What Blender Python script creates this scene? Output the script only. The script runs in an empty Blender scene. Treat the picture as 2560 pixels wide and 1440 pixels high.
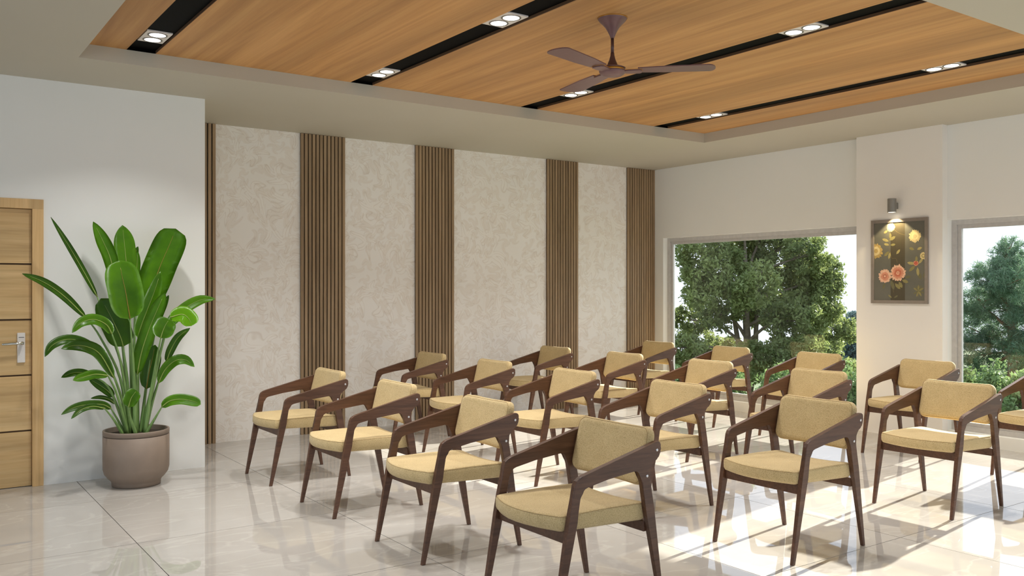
import bpy, bmesh, math, random
import numpy as np
from mathutils import Vector, Matrix

random.seed(7)
rng = np.random.default_rng(11)
SC = bpy.context.scene
COL = SC.collection
R = math.radians

# ------------------------------------------------------------------ camera, sky, sun, exposure
cam_d = bpy.data.cameras.new('camera')
cam_d.sensor_width = 36.0
cam_d.lens = 36.0 * 2211.8 / 2560.0
cam_d.clip_end = 400
cam = bpy.data.objects.new('camera', cam_d)
COL.objects.link(cam)
cam.location = (0, 0, 1.43)
cam.rotation_euler = (R(90), 0, -R(35.195))
SC.camera = cam

SC.view_settings.view_transform = 'Standard'
SC.view_settings.look = 'None'
SC.view_settings.gamma = 1.0
SC.view_settings.use_curve_mapping = False
SC.view_settings.exposure = 0.80

SKY_STRENGTH = 0.90
SUN_STRENGTH = 8.8
LAMP_WATTS = 4.5

world = bpy.data.worlds.new('sky')
SC.world = world
world.use_nodes = True
wn, wl = world.node_tree.nodes, world.node_tree.links
wn.clear()
w_out = wn.new('ShaderNodeOutputWorld')
w_bg = wn.new('ShaderNodeBackground')
w_tc = wn.new('ShaderNodeTexCoord')
w_sep = wn.new('ShaderNodeSeparateXYZ')
w_ramp = wn.new('ShaderNodeValToRGB')
w_ramp.color_ramp.elements[0].position = 0.0
w_ramp.color_ramp.elements[0].color = (0.74, 0.80, 0.88, 1)
w_ramp.color_ramp.elements[1].position = 0.75
w_ramp.color_ramp.elements[1].color = (0.66, 0.80, 1.05, 1)
e = w_ramp.color_ramp.elements.new(0.14)
e.color = (0.74, 0.82, 0.94, 1)
wl.new(w_tc.outputs['Generated'], w_sep.inputs[0])
wl.new(w_sep.outputs['Z'], w_ramp.inputs[0])
wl.new(w_ramp.outputs[0], w_bg.inputs[0])
w_bg.inputs[1].default_value = SKY_STRENGTH
wl.new(w_bg.outputs[0], w_out.inputs[0])

sun_d = bpy.data.lights.new('sun', 'SUN')
sun_d.energy = SUN_STRENGTH
sun_d.color = (1.0, 0.94, 0.81)
sun_d.angle = R(0.6)
sun = bpy.data.objects.new('sun', sun_d)
COL.objects.link(sun)
sun.location = (30, 5, 14)
sun.rotation_euler = Vector((-2.42, -0.38, -1.0)).to_track_quat('-Z', 'Y').to_euler()

# ------------------------------------------------------------------ tagging and object helpers
def tag(o, label=None, cat=None, group=None, kind=None):
    if label: o['label'] = label
    if cat: o['category'] = cat
    if group: o['group'] = group
    if kind: o['kind'] = kind
    return o

def empty(name, loc=(0, 0, 0), rz=0.0):
    o = bpy.data.objects.new(name, None)
    o.empty_display_size = 0.1
    COL.objects.link(o)
    o.location = loc
    o.rotation_euler = (0, 0, rz)
    return o

def link(name, me, mat=None, parent=None):
    o = bpy.data.objects.new(name, me)
    COL.objects.link(o)
    if mat is not None and not me.materials:
        me.materials.append(mat)
    if parent is not None:
        o.parent = parent
    return o

def obj(name, bm, mat=None, parent=None, smooth=False, loc=None):
    me = bpy.data.meshes.new(name)
    bmesh.ops.recalc_face_normals(bm, faces=bm.faces)
    bm.to_mesh(me)
    bm.free()
    if smooth:
        for p in me.polygons:
            p.use_smooth = True
    o = link(name, me, mat, parent)
    if loc is not None:
        o.location = loc
    return o

def box(bm, x0, x1, y0, y1, z0, z1, bev=0.0):
    vs = [bm.verts.new(p) for p in ((x0, y0, z0), (x1, y0, z0), (x1, y1, z0), (x0, y1, z0),
                                    (x0, y0, z1), (x1, y0, z1), (x1, y1, z1), (x0, y1, z1))]
    fs = [bm.faces.new([vs[i] for i in q]) for q in
          ((0, 3, 2, 1), (4, 5, 6, 7), (0, 1, 5, 4), (1, 2, 6, 5), (2, 3, 7, 6), (3, 0, 4, 7))]
    if bev > 0:
        es = list({ed for f in fs for ed in f.edges})
        bmesh.ops.bevel(bm, geom=es, offset=bev, segments=2, affect='EDGES', profile=0.6)
    return vs

def boxes(name, lst, mat, parent=None, bev=0.0):
    bm = bmesh.new()
    for b in lst:
        box(bm, *b, bev=bev)
    return obj(name, bm, mat, parent)

def lathe(bm, prof, seg=40, cx=0, cy=0, cap=True):
    rings = []
    for r, z in prof:
        rings.append([bm.verts.new((cx + r * math.cos(2 * math.pi * k / seg), cy + r * math.sin(2 * math.pi * k / seg), z)) for k in range(seg)])
    for a, b in zip(rings[:-1], rings[1:]):
        for k in range(seg):
            bm.faces.new((a[k], a[(k + 1) % seg], b[(k + 1) % seg], b[k]))
    if cap:
        bm.faces.new(rings[0][::-1])
        bm.faces.new(rings[-1])
    return rings

def tube(bm, pts, rad, seg=8, cap=True):
    pts = [Vector(p) for p in pts]
    n = len(pts)
    rads = rad if isinstance(rad, (list, tuple)) else [rad] * n
    prev = None
    rings = []
    for i in range(n):
        t = (pts[min(i + 1, n - 1)] - pts[max(i - 1, 0)]).normalized()
        if prev is None:
            up = Vector((0, 0, 1)) if abs(t.z) < 0.9 else Vector((1, 0, 0))
            a = t.cross(up).normalized()
        else:
            a = (prev - t * prev.dot(t)).normalized()
        b = t.cross(a)
        prev = a
        rings.append([bm.verts.new(pts[i] + (a * math.cos(2 * math.pi * k / seg) + b * math.sin(2 * math.pi * k / seg)) * rads[i]) for k in range(seg)])
    for p, q in zip(rings[:-1], rings[1:]):
        for k in range(seg):
            bm.faces.new((p[k], p[(k + 1) % seg], q[(k + 1) % seg], q[k]))
    if cap:
        bm.faces.new(rings[0][::-1])
        bm.faces.new(rings[-1])

def catmull(pts, n):
    P = [Vector(p) for p in pts]
    P = [P[0] * 2 - P[1]] + P + [P[-1] * 2 - P[-2]]
    segs = len(P) - 3
    out = []
    for i in range(n):
        u = i / (n - 1) * segs
        k = min(int(u), segs - 1)
        t = u - k
        p0, p1, p2, p3 = P[k:k + 4]
        out.append(0.5 * ((2 * p1) + (p2 - p0) * t + (2 * p0 - 5 * p1 + 4 * p2 - p3) * t * t + (3 * p1 - p0 - 3 * p2 + p3) * t ** 3))
    return out

# ------------------------------------------------------------------ materials
def s2l(c):
    return tuple(((v / 255) / 12.92 if v / 255 <= 0.04045 else ((v / 255 + 0.055) / 1.055) ** 2.4) for v in c) + (1.0,)

class NT:
    def __init__(self, name):
        self.m = bpy.data.materials.new(name)
        self.m.use_nodes = True
        self.n = self.m.node_tree.nodes
        self.l = self.m.node_tree.links
        self.b = self.n['Principled BSDF']
        self.out = self.n['Material Output']
    def new(self, t, **kw):
        nd = self.n.new(t)
        for k, v in kw.items():
            setattr(nd, k, v)
        return nd
    def set(self, **kw):
        for k, v in kw.items():
            self.b.inputs[k.replace('_', ' ')].default_value = v
    def coords(self, scale=(1, 1, 1), rnd=False, kind='Object', rot=(0, 0, 0)):
        tc = self.new('ShaderNodeTexCoord')
        mp = self.new('ShaderNodeMapping')
        mp.inputs['Scale'].default_value = scale
        mp.inputs['Rotation'].default_value = rot
        self.l.new(tc.outputs[kind], mp.inputs['Vector'])
        if rnd:
            oi = self.new('ShaderNodeObjectInfo')
            ml = self.new('ShaderNodeVectorMath', operation='SCALE')
            cm = self.new('ShaderNodeCombineXYZ')
            for k in range(3):
                self.l.new(oi.outputs['Random'], cm.inputs[k])
            self.l.new(cm.outputs[0], ml.inputs[0])
            ml.inputs['Scale'].default_value = 37.0
            self.l.new(ml.outputs[0], mp.inputs['Location'])
        return mp.outputs[0]
    def noise(self, vec, scale, detail=4, rough=0.5, dist=0.0):
        nd = self.new('ShaderNodeTexNoise')
        nd.inputs['Scale'].default_value = scale
        nd.inputs['Detail'].default_value = detail
        nd.inputs['Roughness'].default_value = rough
        nd.inputs['Distortion'].default_value = dist
        self.l.new(vec, nd.inputs['Vector'])
        return nd.outputs[0]
    def ramp(self, fac, stops):
        r = self.new('ShaderNodeValToRGB')
        els = r.color_ramp.elements
        while len(els) < len(stops):
            els.new(0.5)
        for el, (p, c) in zip(els, stops):
            el.position = p
            el.color = c if len(c) == 4 else tuple(c) + (1.0,)
        self.l.new(fac, r.inputs[0])
        return r.outputs[0]
    def mix(self, fac, a, b, mode='MIX'):
        m = self.new('ShaderNodeMix', data_type='RGBA', blend_type=mode)
        for s, v in ((0, fac), (6, a), (7, b)):
            if isinstance(v, (int, float, tuple)):
                m.inputs[s].default_value = v
            else:
                self.l.new(v, m.inputs[s])
        return m.outputs[2]
    def color(self, sock):
        self.l.new(sock, self.b.inputs['Base Color'])
    def bump(self, h, strength=0.2, dist=0.01):
        bp = self.new('ShaderNodeBump')
        bp.inputs['Strength'].default_value = strength
        bp.inputs['Distance'].default_value = dist
        self.l.new(h, bp.inputs['Height'])
        self.l.new(bp.outputs[0], self.b.inputs['Normal'])

M = {}
def plaster(name, c1, c2, rough=0.75):
    t = NT(name)
    v = t.coords()
    n = t.noise(v, 0.9, 3)
    t.color(t.ramp(n, [(0.3, c1), (0.7, c2)]))
    t.bump(t.noise(v, 90, 2), 0.04, 0.002)
    t.set(Roughness=rough)
    return t.m
M['wall'] = plaster('wall_paint', s2l((238, 239, 235)), s2l((241, 241, 238)))
M['ceiling'] = plaster('ceiling_paint', s2l((190, 184, 168)), s2l((193, 187, 172)), 0.8)
M['pillar'] = plaster('pillar_paint', s2l((240, 236, 230)), s2l((242, 239, 234)))

def plain(name, rgb, rough=0.5, metal=0.0, nscale=30, var=0.06, bump=0.0):
    t = NT(name)
    v = t.coords()
    n = t.noise(v, nscale, 3)
    c = s2l(rgb)
    lo = tuple(x * (1 - var) for x in c[:3]) + (1,)
    hi = tuple(min(1, x * (1 + var)) for x in c[:3]) + (1,)
    t.color(t.ramp(n, [(0.3, lo), (0.7, hi)]))
    t.set(Roughness=rough, Metallic=metal)
    if bump:
        t.bump(n, bump, 0.002)
    return t.m

def wood(name, dark, mid, light, axis='Y', fine=26.0, long=0.9, rough=0.5, rnd=False, bump=0.08, tone=0.0):
    t = NT(name)
    sc = {'X': (long, fine, fine), 'Y': (fine, long, fine), 'Z': (fine, fine, long)}[axis]
    v = t.coords(sc, rnd)
    n1 = t.noise(v, 1.0, 6, 0.62, 0.6)
    sc2 = tuple(x * 0.16 for x in sc)
    v2 = t.coords(sc2, rnd)
    n2 = t.noise(v2, 1.0, 3, 0.5, 1.0)
    c1 = t.ramp(n1, [(0.28, s2l(dark)), (0.5, s2l(mid)), (0.74, s2l(light))])
    c2 = t.ramp(n2, [(0.35, (0.80, 0.78, 0.75)), (0.65, (1.08, 1.06, 1.04))])
    c = t.mix(1.0, c1, c2, 'MULTIPLY')
    if tone:
        oi = t.new('ShaderNodeObjectInfo')
        c3 = t.ramp(oi.outputs['Random'], [(0.0, (1 - tone, 1 - tone, 1 - tone)), (1.0, (1 + tone, 1 + tone * 0.9, 1 + tone * 0.8))])
        c = t.mix(1.0, c, c3, 'MULTIPLY')
    t.color(c)
    t.set(Roughness=rough)
    if bump:
        t.bump(n1, bump, 0.002)
    return t.m
M['ceil_wood'] = wood('ceiling_veneer', (176, 128, 74), (198, 148, 90), (214, 166, 106), 'Y', 13, 0.5, 0.55, True)
M['slat_wood'] = wood('slat_oak', (130, 108, 80), (160, 136, 106), (178, 155, 124), 'Z', 40, 1.2, 0.6, True, 0.1, 0.10)
M['door_wood'] = wood('door_oak_board', (200, 164, 110), (216, 182, 128), (226, 196, 144), 'X', 34, 1.6, 0.5, True)
M['frame_wood'] = wood('door_oak_frame', (200, 162, 108), (216, 180, 126), (226, 194, 142), 'Z', 34, 1.4, 0.5, True)
M['walnut'] = wood('chair_walnut', (74, 48, 35), (94, 64, 47), (110, 78, 58), 'X', 60, 5.0, 0.42, True, 0.04)
M['black_gap'] = plain('black_matt', (10, 9, 9), 0.6)
M['groove'] = plain('groove_shade', (84, 62, 38), 0.7)
M['black_strip'] = plain('black_satin_strip', (2, 2, 2), 0.6)
M['black_strip'].node_tree.nodes['Principled BSDF'].inputs['Specular IOR Level'].default_value = 0.05
M['strip_edge'] = plain('strip_edge_brown', (96, 70, 46), 0.6)
M['white_plastic'] = plain('white_enamel', (232, 226, 220), 0.4)
M['ring_grey'] = plain('lamp_ring_grey', (120, 116, 108), 0.4)
M['steel'] = plain('satin_steel', (214, 214, 216), 0.28, 0.9)
M['chrome'] = plain('polished_chrome', (210, 212, 206), 0.08, 1.0)
M['fan_body'] = plain('fan_plum_enamel', (122, 92, 92), 0.35, 0.15)
M['fan_dark'] = plain('fan_dark_plum', (92, 66, 62), 0.35, 0.15)
M['fan_gold'] = plain('fan_gold_trim', (204, 150, 64), 0.3, 0.7)
M['pot'] = plain('pot_taupe_ceramic', (140, 124, 110), 0.55, 0, 14, 0.05)
M['pot_dark'] = plain('pot_groove', (88, 74, 62), 0.6)
M['soil'] = plain('potting_soil', (62, 50, 40), 0.95, 0, 60, 0.4, 0.6)
M['win_frame'] = plain('window_frame_grey', (194, 192, 190), 0.5)
M['bead'] = plain('window_bead_light', (206, 203, 198), 0.5)
M['lamp_grey'] = plain('wall_lamp_grey', (140, 137, 130), 0.45, 0.3)
M['pic_frame'] = plain('picture_frame_taupe', (140, 130, 120), 0.5)
M['bark'] = plain('bark', (112, 102, 86), 0.9, 0, 12, 0.25, 0.5)
M['pine_bark'] = plain('pine_bark', (128, 98, 76), 0.9, 0, 12, 0.25, 0.5)
M['ground'] = plain('lawn', (96, 116, 70), 0.95, 0, 2, 0.3)

# upholstery: woven wool
def fabric():
    t = NT('tan_wool_weave')
    v = t.coords((1, 1, 1))
    n = t.noise(v, 190, 3, 0.6)
    n2 = t.noise(v, 14, 2)
    vo = t.new('ShaderNodeTexVoronoi')
    vo.inputs['Scale'].default_value = 330
    t.l.new(v, vo.inputs['Vector'])
    c = t.ramp(n, [(0.30, s2l((180, 154, 108))), (0.48, s2l((209, 185, 135))), (0.72, s2l((220, 198, 151)))])
    c = t.mix(1.0, c, t.ramp(n2, [(0.3, (0.95, 0.94, 0.92)), (0.7, (1.03, 1.03, 1.03))]), 'MULTIPLY')
    t.color(c)
    t.bump(vo.outputs['Distance'], 0.5, 0.002)
    t.set(Roughness=0.95)
    t.b.inputs['Sheen Weight'].default_value = 0.15
    return t.m
M['fabric'] = fabric()
M['seam'] = plain('seam_thread', (168, 140, 96), 0.9)

# polished marble-look porcelain tile
def tile_mat():
    t = NT('polished_porcelain_tile')
    v = t.coords((1, 1, 1), True)
    n = t.noise(v, 1.3, 5, 0.55, 0.4)
    wv = t.new('ShaderNodeTexNoise')
    wv.inputs['Scale'].default_value = 1.1
    wv.inputs['Detail'].default_value = 5
    wv.inputs['Distortion'].default_value = 1.6
    v2 = t.coords((1.0, 2.4, 1), True, rot=(0, 0, 0.5))
    t.l.new(v2, wv.inputs['Vector'])
    vein = t.ramp(wv.outputs[0], [(0.470, (0, 0, 0)), (0.497, (1, 1, 1)), (0.524, (0, 0, 0))])
    base = t.ramp(n, [(0.25, s2l((177, 172, 165))), (0.55, s2l((187, 183, 177))), (0.8, s2l((195, 191, 186)))])
    mx = t.new('ShaderNodeMath', operation='MULTIPLY')
    t.l.new(vein, mx.inputs[0])
    mx.inputs[1].default_value = 0.30
    t.color(t.mix(mx.outputs[0], base, s2l((214, 210, 204))))
    t.set(Roughness=0.02)
    t.b.inputs['IOR'].default_value = 1.55
    return t.m
M['tile'] = tile_mat()
M['grout'] = plain('dark_grout', (70, 65, 60), 0.9)

# scrolling damask wallpaper: printed relief
def wallpaper():
    t = NT('ivory_damask_wallpaper')
    def mth(op, a, b=None, c=None):
        nd = t.new('ShaderNodeMath', operation=op)
        for k, v in enumerate((a, b, c)):
            if v is None: continue
            if isinstance(v, (int, float)): nd.inputs[k].default_value = v
            else: t.l.new(v, nd.inputs[k])
        return nd.outputs[0]
    tc = t.new('ShaderNodeTexCoord')
    sp = t.new('ShaderNodeSeparateXYZ'); t.l.new(tc.outputs['Object'], sp.inputs[0])
    cb = t.new('ShaderNodeCombineXYZ'); t.l.new(sp.outputs['X'], cb.inputs[0]); t.l.new(sp.outputs['Z'], cb.inputs[1])
    warp = t.new('ShaderNodeTexNoise'); warp.inputs['Scale'].default_value = 2.6; warp.inputs['Detail'].default_value = 1.0
    t.l.new(cb.outputs[0], warp.inputs['Vector'])
    sub = t.new('ShaderNodeVectorMath', operation='SUBTRACT'); t.l.new(warp.outputs[1], sub.inputs[0]); sub.inputs[1].default_value = (.5, .5, .5)
    sc = t.new('ShaderNodeVectorMath', operation='SCALE'); t.l.new(sub.outputs[0], sc.inputs[0]); sc.inputs['Scale'].default_value = 0.32
    add = t.new('ShaderNodeVectorMath', operation='ADD'); t.l.new(cb.outputs[0], add.inputs[0]); t.l.new(sc.outputs[0], add.inputs[1])
    def rosette(scale, n, twist, r0):
        vs = t.new('ShaderNodeVectorMath', operation='SCALE'); t.l.new(add.outputs[0], vs.inputs[0]); vs.inputs['Scale'].default_value = scale
        vo = t.new('ShaderNodeTexVoronoi', voronoi_dimensions='2D', feature='F1'); vo.inputs['Scale'].default_value = 1.0; vo.inputs['Randomness'].default_value = 0.75
        t.l.new(vs.outputs[0], vo.inputs['Vector'])
        dv = t.new('ShaderNodeVectorMath', operation='SUBTRACT'); t.l.new(vs.outputs[0], dv.inputs[0]); t.l.new(vo.outputs['Position'], dv.inputs[1])
        ds = t.new('ShaderNodeSeparateXYZ'); t.l.new(dv.outputs[0], ds.inputs[0])
        th = mth('ARCTAN2', ds.outputs['Y'], ds.outputs['X'])
        r = vo.outputs['Distance']
        cs = t.new('ShaderNodeSeparateColor'); t.l.new(vo.outputs['Color'], cs.inputs[0])
        ph = mth('ADD', mth('MULTIPLY', th, float(n)), mth('ADD', mth('MULTIPLY', r, twist), mth('MULTIPLY', cs.outputs[0], 6.28)))
        c = mth('COSINE', ph)
        edge = mth('SUBTRACT', mth('ADD', r0, mth('MULTIPLY', c, r0 * .45)), r)     # >0 inside a petal
        fill = t.ramp(edge, [(0.0, (0, 0, 0)), (0.05, (1, 1, 1))])
        ln = mth('ABSOLUTE', edge)
        line = t.ramp(ln, [(0.0, (1, 1, 1)), (0.035, (0, 0, 0))])
        vein = mth('MULTIPLY', t.ramp(mth('ABSOLUTE', mth('SINE', mth('MULTIPLY', ph, .5))), [(0.0, (1, 1, 1)), (0.16, (0, 0, 0))]), fill)
        return fill, line, vein
    f1, l1, v1 = rosette(3.6, 5, 9.0, 0.36)
    f2, l2, v2 = rosette(7.4, 3, -11.0, 0.36)
    big = t.noise(tc.outputs['Object'], 1.2, 2)
    base = t.ramp(big, [(0.35, s2l((244, 240, 233))), (0.65, s2l((247, 244, 239)))])
    c = t.mix(mth('MULTIPLY', f1, .55), base, s2l((248, 244, 237)))
    c = t.mix(mth('MULTIPLY', f2, .35), c, s2l((232, 222, 209)))
    c = t.mix(mth('MULTIPLY', mth('ADD', l1, v1), .40), c, s2l((206, 192, 175)))
    c = t.mix(mth('MULTIPLY', mth('ADD', l2, v2), .30), c, s2l((208, 195, 180)))
    t.color(c)
    t.bump(mth('SUBTRACT', mth('ADD', f1, mth('MULTIPLY', f2, .6)), mth('MULTIPLY', v1, .5)), 0.12, 0.002)
    t.set(Roughness=0.6)
    return t.m
M['wallpaper'] = wallpaper()

def glass():
    m = bpy.data.materials.new('window_glass')
    m.use_nodes = True
    n, l = m.node_tree.nodes, m.node_tree.links
    n.remove(n['Principled BSDF'])
    fr = n.new('ShaderNodeFresnel'); fr.inputs[0].default_value = 1.25
    tr = n.new('ShaderNodeBsdfTransparent'); tr.inputs[0].default_value = (0.985, 0.99, 0.99, 1)
    gl = n.new('ShaderNodeBsdfGlossy'); gl.inputs['Roughness'].default_value = 0.0
    mx = n.new('ShaderNodeMixShader')
    l.new(fr.outputs[0], mx.inputs[0]); l.new(tr.outputs[0], mx.inputs[1]); l.new(gl.outputs[0], mx.inputs[2])
    l.new(mx.outputs[0], n['Material Output'].inputs[0])
    return m
M['glass'] = glass()

def emit(name, rgb, s):
    t = NT(name)
    t.set(Base_Color=(0.9, 0.9, 0.9, 1))
    t.b.inputs['Emission Color'].default_value = rgb + (1,)
    t.b.inputs['Emission Strength'].default_value = s
    return t.m
M['lamp_glow'] = emit('lit_lens', (1.0, 0.96, 0.9), 3.0)
M['spot_glow'] = emit('lit_spot_lens', (1.0, 0.9, 0.7), 3.0)

def leaf_mat(name, c1, c2, trans=0.35, rough=0.35, scale=7, vary=True):
    t = NT(name)
    v = t.coords((1, 1, 1), True)
    n = t.noise(v, scale, 3)
    c = t.ramp(n, [(0.3, s2l(c1)), (0.7, s2l(c2))])
    t.color(c)
    t.set(Roughness=rough)
    tb = t.new('ShaderNodeBsdfTranslucent')
    t.l.new(c, tb.inputs[0])
    mx = t.new('ShaderNodeMixShader')
    mx.inputs[0].default_value = trans
    t.l.new(t.b.outputs[0], mx.inputs[1])
    t.l.new(tb.outputs[0], mx.inputs[2])
    t.l.new(mx.outputs[0], t.out.inputs[0])
    return t.m
M['leaf'] = leaf_mat('plant_leaf', (84, 138, 22), (116, 174, 30), 0.25, 0.32, 6)
M['leaf_dark'] = leaf_mat('plant_leaf_deep', (64, 108, 24), (88, 138, 30), 0.2, 0.32, 6)
M['leaf_bright'] = leaf_mat('plant_leaf_young', (128, 190, 24), (150, 210, 34), 0.3, 0.3, 6)
M['midrib'] = plain('leaf_midrib', (150, 170, 84), 0.5)
M['midrib_warm'] = plain('leaf_midrib_warm', (150, 128, 50), 0.5)
M['stem'] = wood('leaf_stalk', (96, 132, 70), (120, 156, 88), (140, 174, 108), 'Z', 80, 3, 0.45, True, 0.0)
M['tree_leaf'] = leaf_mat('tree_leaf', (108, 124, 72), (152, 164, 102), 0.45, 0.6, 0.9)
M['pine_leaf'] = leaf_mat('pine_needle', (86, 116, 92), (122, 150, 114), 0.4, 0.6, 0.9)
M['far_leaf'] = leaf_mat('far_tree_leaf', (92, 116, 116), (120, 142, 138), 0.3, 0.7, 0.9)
M['shrub_leaf'] = leaf_mat('shrub_leaf', (96, 122, 72), (140, 164, 104), 0.4, 0.6, 0.9)

# ------------------------------------------------------------------ room shell
CEIL, REC = 2.942, 3.038
WX, PX = 8.045, 7.958            # window wall plane, pillar face
YB, YL = 8.25, 7.20              # wallpapered wall, door wall
XW, YF = -3.0, -1.6              # unseen glazed walls added for daylight: far left, behind the camera
RX0, RX1, RY0, RY1 = 1.02, 6.945, 2.555, 6.375

floor = boxes('floor', [(XW - .2, 8.4, YF - .3, YB + .2, -0.20, -0.004)], M['grout'])
tag(floor, 'polished pale grey marble tile floor with thin dark joints', kind='structure')
bm = bmesh.new(); box(bm, 0.002, 1.198, 0.002, 1.198, -0.004, 0.0)
tile_me = bpy.data.meshes.new('tile'); bm.to_mesh(tile_me); bm.free()
tile_me.materials.append(M['tile'])
tx0, ty0 = 1.1405 - 1.2 * 4, 5.2595 - 1.2 * 6
for i in range(10):
    for j in range(9):
        t = link('tile', tile_me, None, floor)
        t.location = (tx0 + 1.2 * i, ty0 + 1.2 * j, 0)

# gypsum ceiling with a tray recess
C2 = REC + 0.20
ceil = boxes('ceiling', [(XW - .2, RX0, YF - .2, YB + .2, CEIL, C2), (RX1, 8.4, YF - .2, YB + .2, CEIL, C2),
                         (RX0, RX1, YF - .2, RY0, CEIL, C2), (RX0, RX1, RY1, YB + .2, CEIL, C2),
                         (RX0, RX1, RY0, RY1, REC + 0.05, C2)], M['ceiling'])
tag(ceil, 'beige ceiling with a recessed tray of wood panels and black strips', kind='structure')
STRIPS = [1.314, 2.953, 4.587, 6.223]
SW = 0.189
edges = [RX0] + [v for s in STRIPS for v in (s, s + SW)] + [RX1]
for k in range(0, len(edges), 2):
    boxes('wood_panel', [(edges[k], edges[k + 1], RY0, RY1, REC, REC + 0.049)], M['ceil_wood'], ceil)
for s in STRIPS:
    boxes('black_strip', [(s, s + SW, RY0, RY1, REC + 0.019, REC + 0.049), (s, s + SW - .003, RY1 - 0.003, RY1, REC, REC + 0.019)], M['black_strip'], ceil)
    boxes('strip_edge', [(s + SW - 0.003, s + SW - 0.0002, RY0, RY1, REC + 0.001, REC + 0.019)], M['strip_edge'], ceil)

wall_left = boxes('wall_left', [(XW, -0.06, YL, YB, 0, CEIL), (0.921, 2.072, YL, YB, 0, CEIL), (-0.06, 0.921, YL, YB, 2.07, CEIL),
                                (-0.06, 0.921, YL + .2, YB, 0, 2.07)], M['wall'])
tag(wall_left, 'plain off-white wall behind the potted plant and door', kind='structure')
wall_back = boxes('wall_back', [(2.0, 8.4, YB + 0.012, YB + 0.2, 0, CEIL)], M['wall'])
tag(wall_back, 'back wall carrying ivory damask wallpaper and wood slat panels', kind='structure')
side = boxes('wall_side_added', [(XW - .2, XW, YF - .2, YL, 0, .1), (XW - .2, XW, YF - .2, YL, 2.75, CEIL), (XW - .2, XW, 6.4, YL, .1, 2.75), (XW - .2, XW, 2.3, 2.5, .1, 2.75)], M['wall'])  # out of view; its glazing is added to let more sky light in
tag(side, 'unseen glazed off-white side wall added for daylight fill', kind='structure')
for k, (ya, yb) in enumerate(((YF + .02, 2.3), (2.5, 6.4))):
    root = empty('window_%d' % (k + 8)); tag(root, 'unseen tall glazed bay added in the side wall for daylight fill', kind='structure')
    for bb in ((XW - .12, XW - .06, ya, ya + .05, .1, 2.75), (XW - .12, XW - .06, yb - .05, yb, .1, 2.75),
               (XW - .12, XW - .06, ya + .05, yb - .05, .1, .15), (XW - .12, XW - .06, ya + .05, yb - .05, 2.70, 2.75)):
        boxes('frame_bar', [bb], M['win_frame'], root)
    boxes('pane', [(XW - .095, XW - .09, ya + .05, yb - .05, .15, 2.70)], M['glass'], root)

# window wall: openings between pillars
WINS = [(5.274, 8.075), (1.585, 4.385), (-1.45, 0.70)]
SILL, HEAD = 0.112, 2.062
wr = [(WX, 8.4, YF - .2, YB, HEAD, CEIL), (WX, 8.4, YF - .2, YB, 0, SILL)]
prev = YB
for a, b in WINS:
    wr.append((WX, 8.4, b, prev, SILL, HEAD)); prev = a
wr.append((WX, 8.4, YF - .2, prev, SILL, HEAD))
# keep the wall thin enough for the low sun: outer face just behind the frames
wr = [(x0, 8.185, y0, y1, z0, z1) for (x0, x1, y0, y1, z0, z1) in wr]
wall_right = boxes('wall_right', wr, M['wall'])
tag(wall_right, 'white window wall with low sill and deep lintel', kind='structure')
pil = boxes('wall_right_pillar', [(PX, WX, 4.385, 5.274, 0, CEIL)], M['pillar'])
tag(pil, 'white pillar between the two windows, carrying the flower picture', kind='structure')
pil2 = boxes('wall_right_pillar', [(PX, WX, 0.70, 1.585, 0, CEIL)], M['pillar'])
tag(pil2, 'white pillar outside the view beside the window', kind='structure')

def window(name, a, b, label):
    root = empty(name, (0, 0, 0))
    tag(root, label, kind='structure')
    x0, x1 = 8.118, 8.18
    z0, z1 = SILL, HEAD
    f = 0.046
    for nm, bb in (('frame_jamb', (x0, x1, b - f, b, z0, z1)), ('frame_jamb', (x0, x1, a, a + f, z0, z1)),
                   ('frame_head', (x0, x1, a + f, b - f, z1 - f, z1)), ('frame_sill', (x0, x1, a + f, b - f, z0, z0 + f))):
        boxes(nm, [bb], M['win_frame'], root, 0.002)
    g = 0.034
    a2, b2, c0, c1 = a + f, b - f, z0 + f, z1 - f
    x0 += 0.018
    for nm, bb in (('sash_stile', (x0, x1 - .006, b2 - g, b2, c0, c1)), ('sash_stile', (x0, x1 - .006, a2, a2 + g, c0, c1)),
                   ('sash_rail', (x0, x1 - .006, a2 + g, b2 - g, c1 - g, c1)), ('sash_rail', (x0, x1 - .006, a2 + g, b2 - g, c0, c0 + g))):
        boxes(nm, [bb], M['win_frame'], root, 0.002)
    boxes('pane', [(x0 + .014, x0 + .020, a2 + g, b2 - g, c0 + g, c1 - g)], M['glass'], root)
    return root
window('window_1', *WINS[0], 'large grey framed window between slat wall and pillar showing broadleaf tree')
window('window_2', *WINS[1], 'large grey framed window right of the pillar showing pine tree')
window('window_3', *WINS[2], 'grey framed window outside the view')

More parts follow.
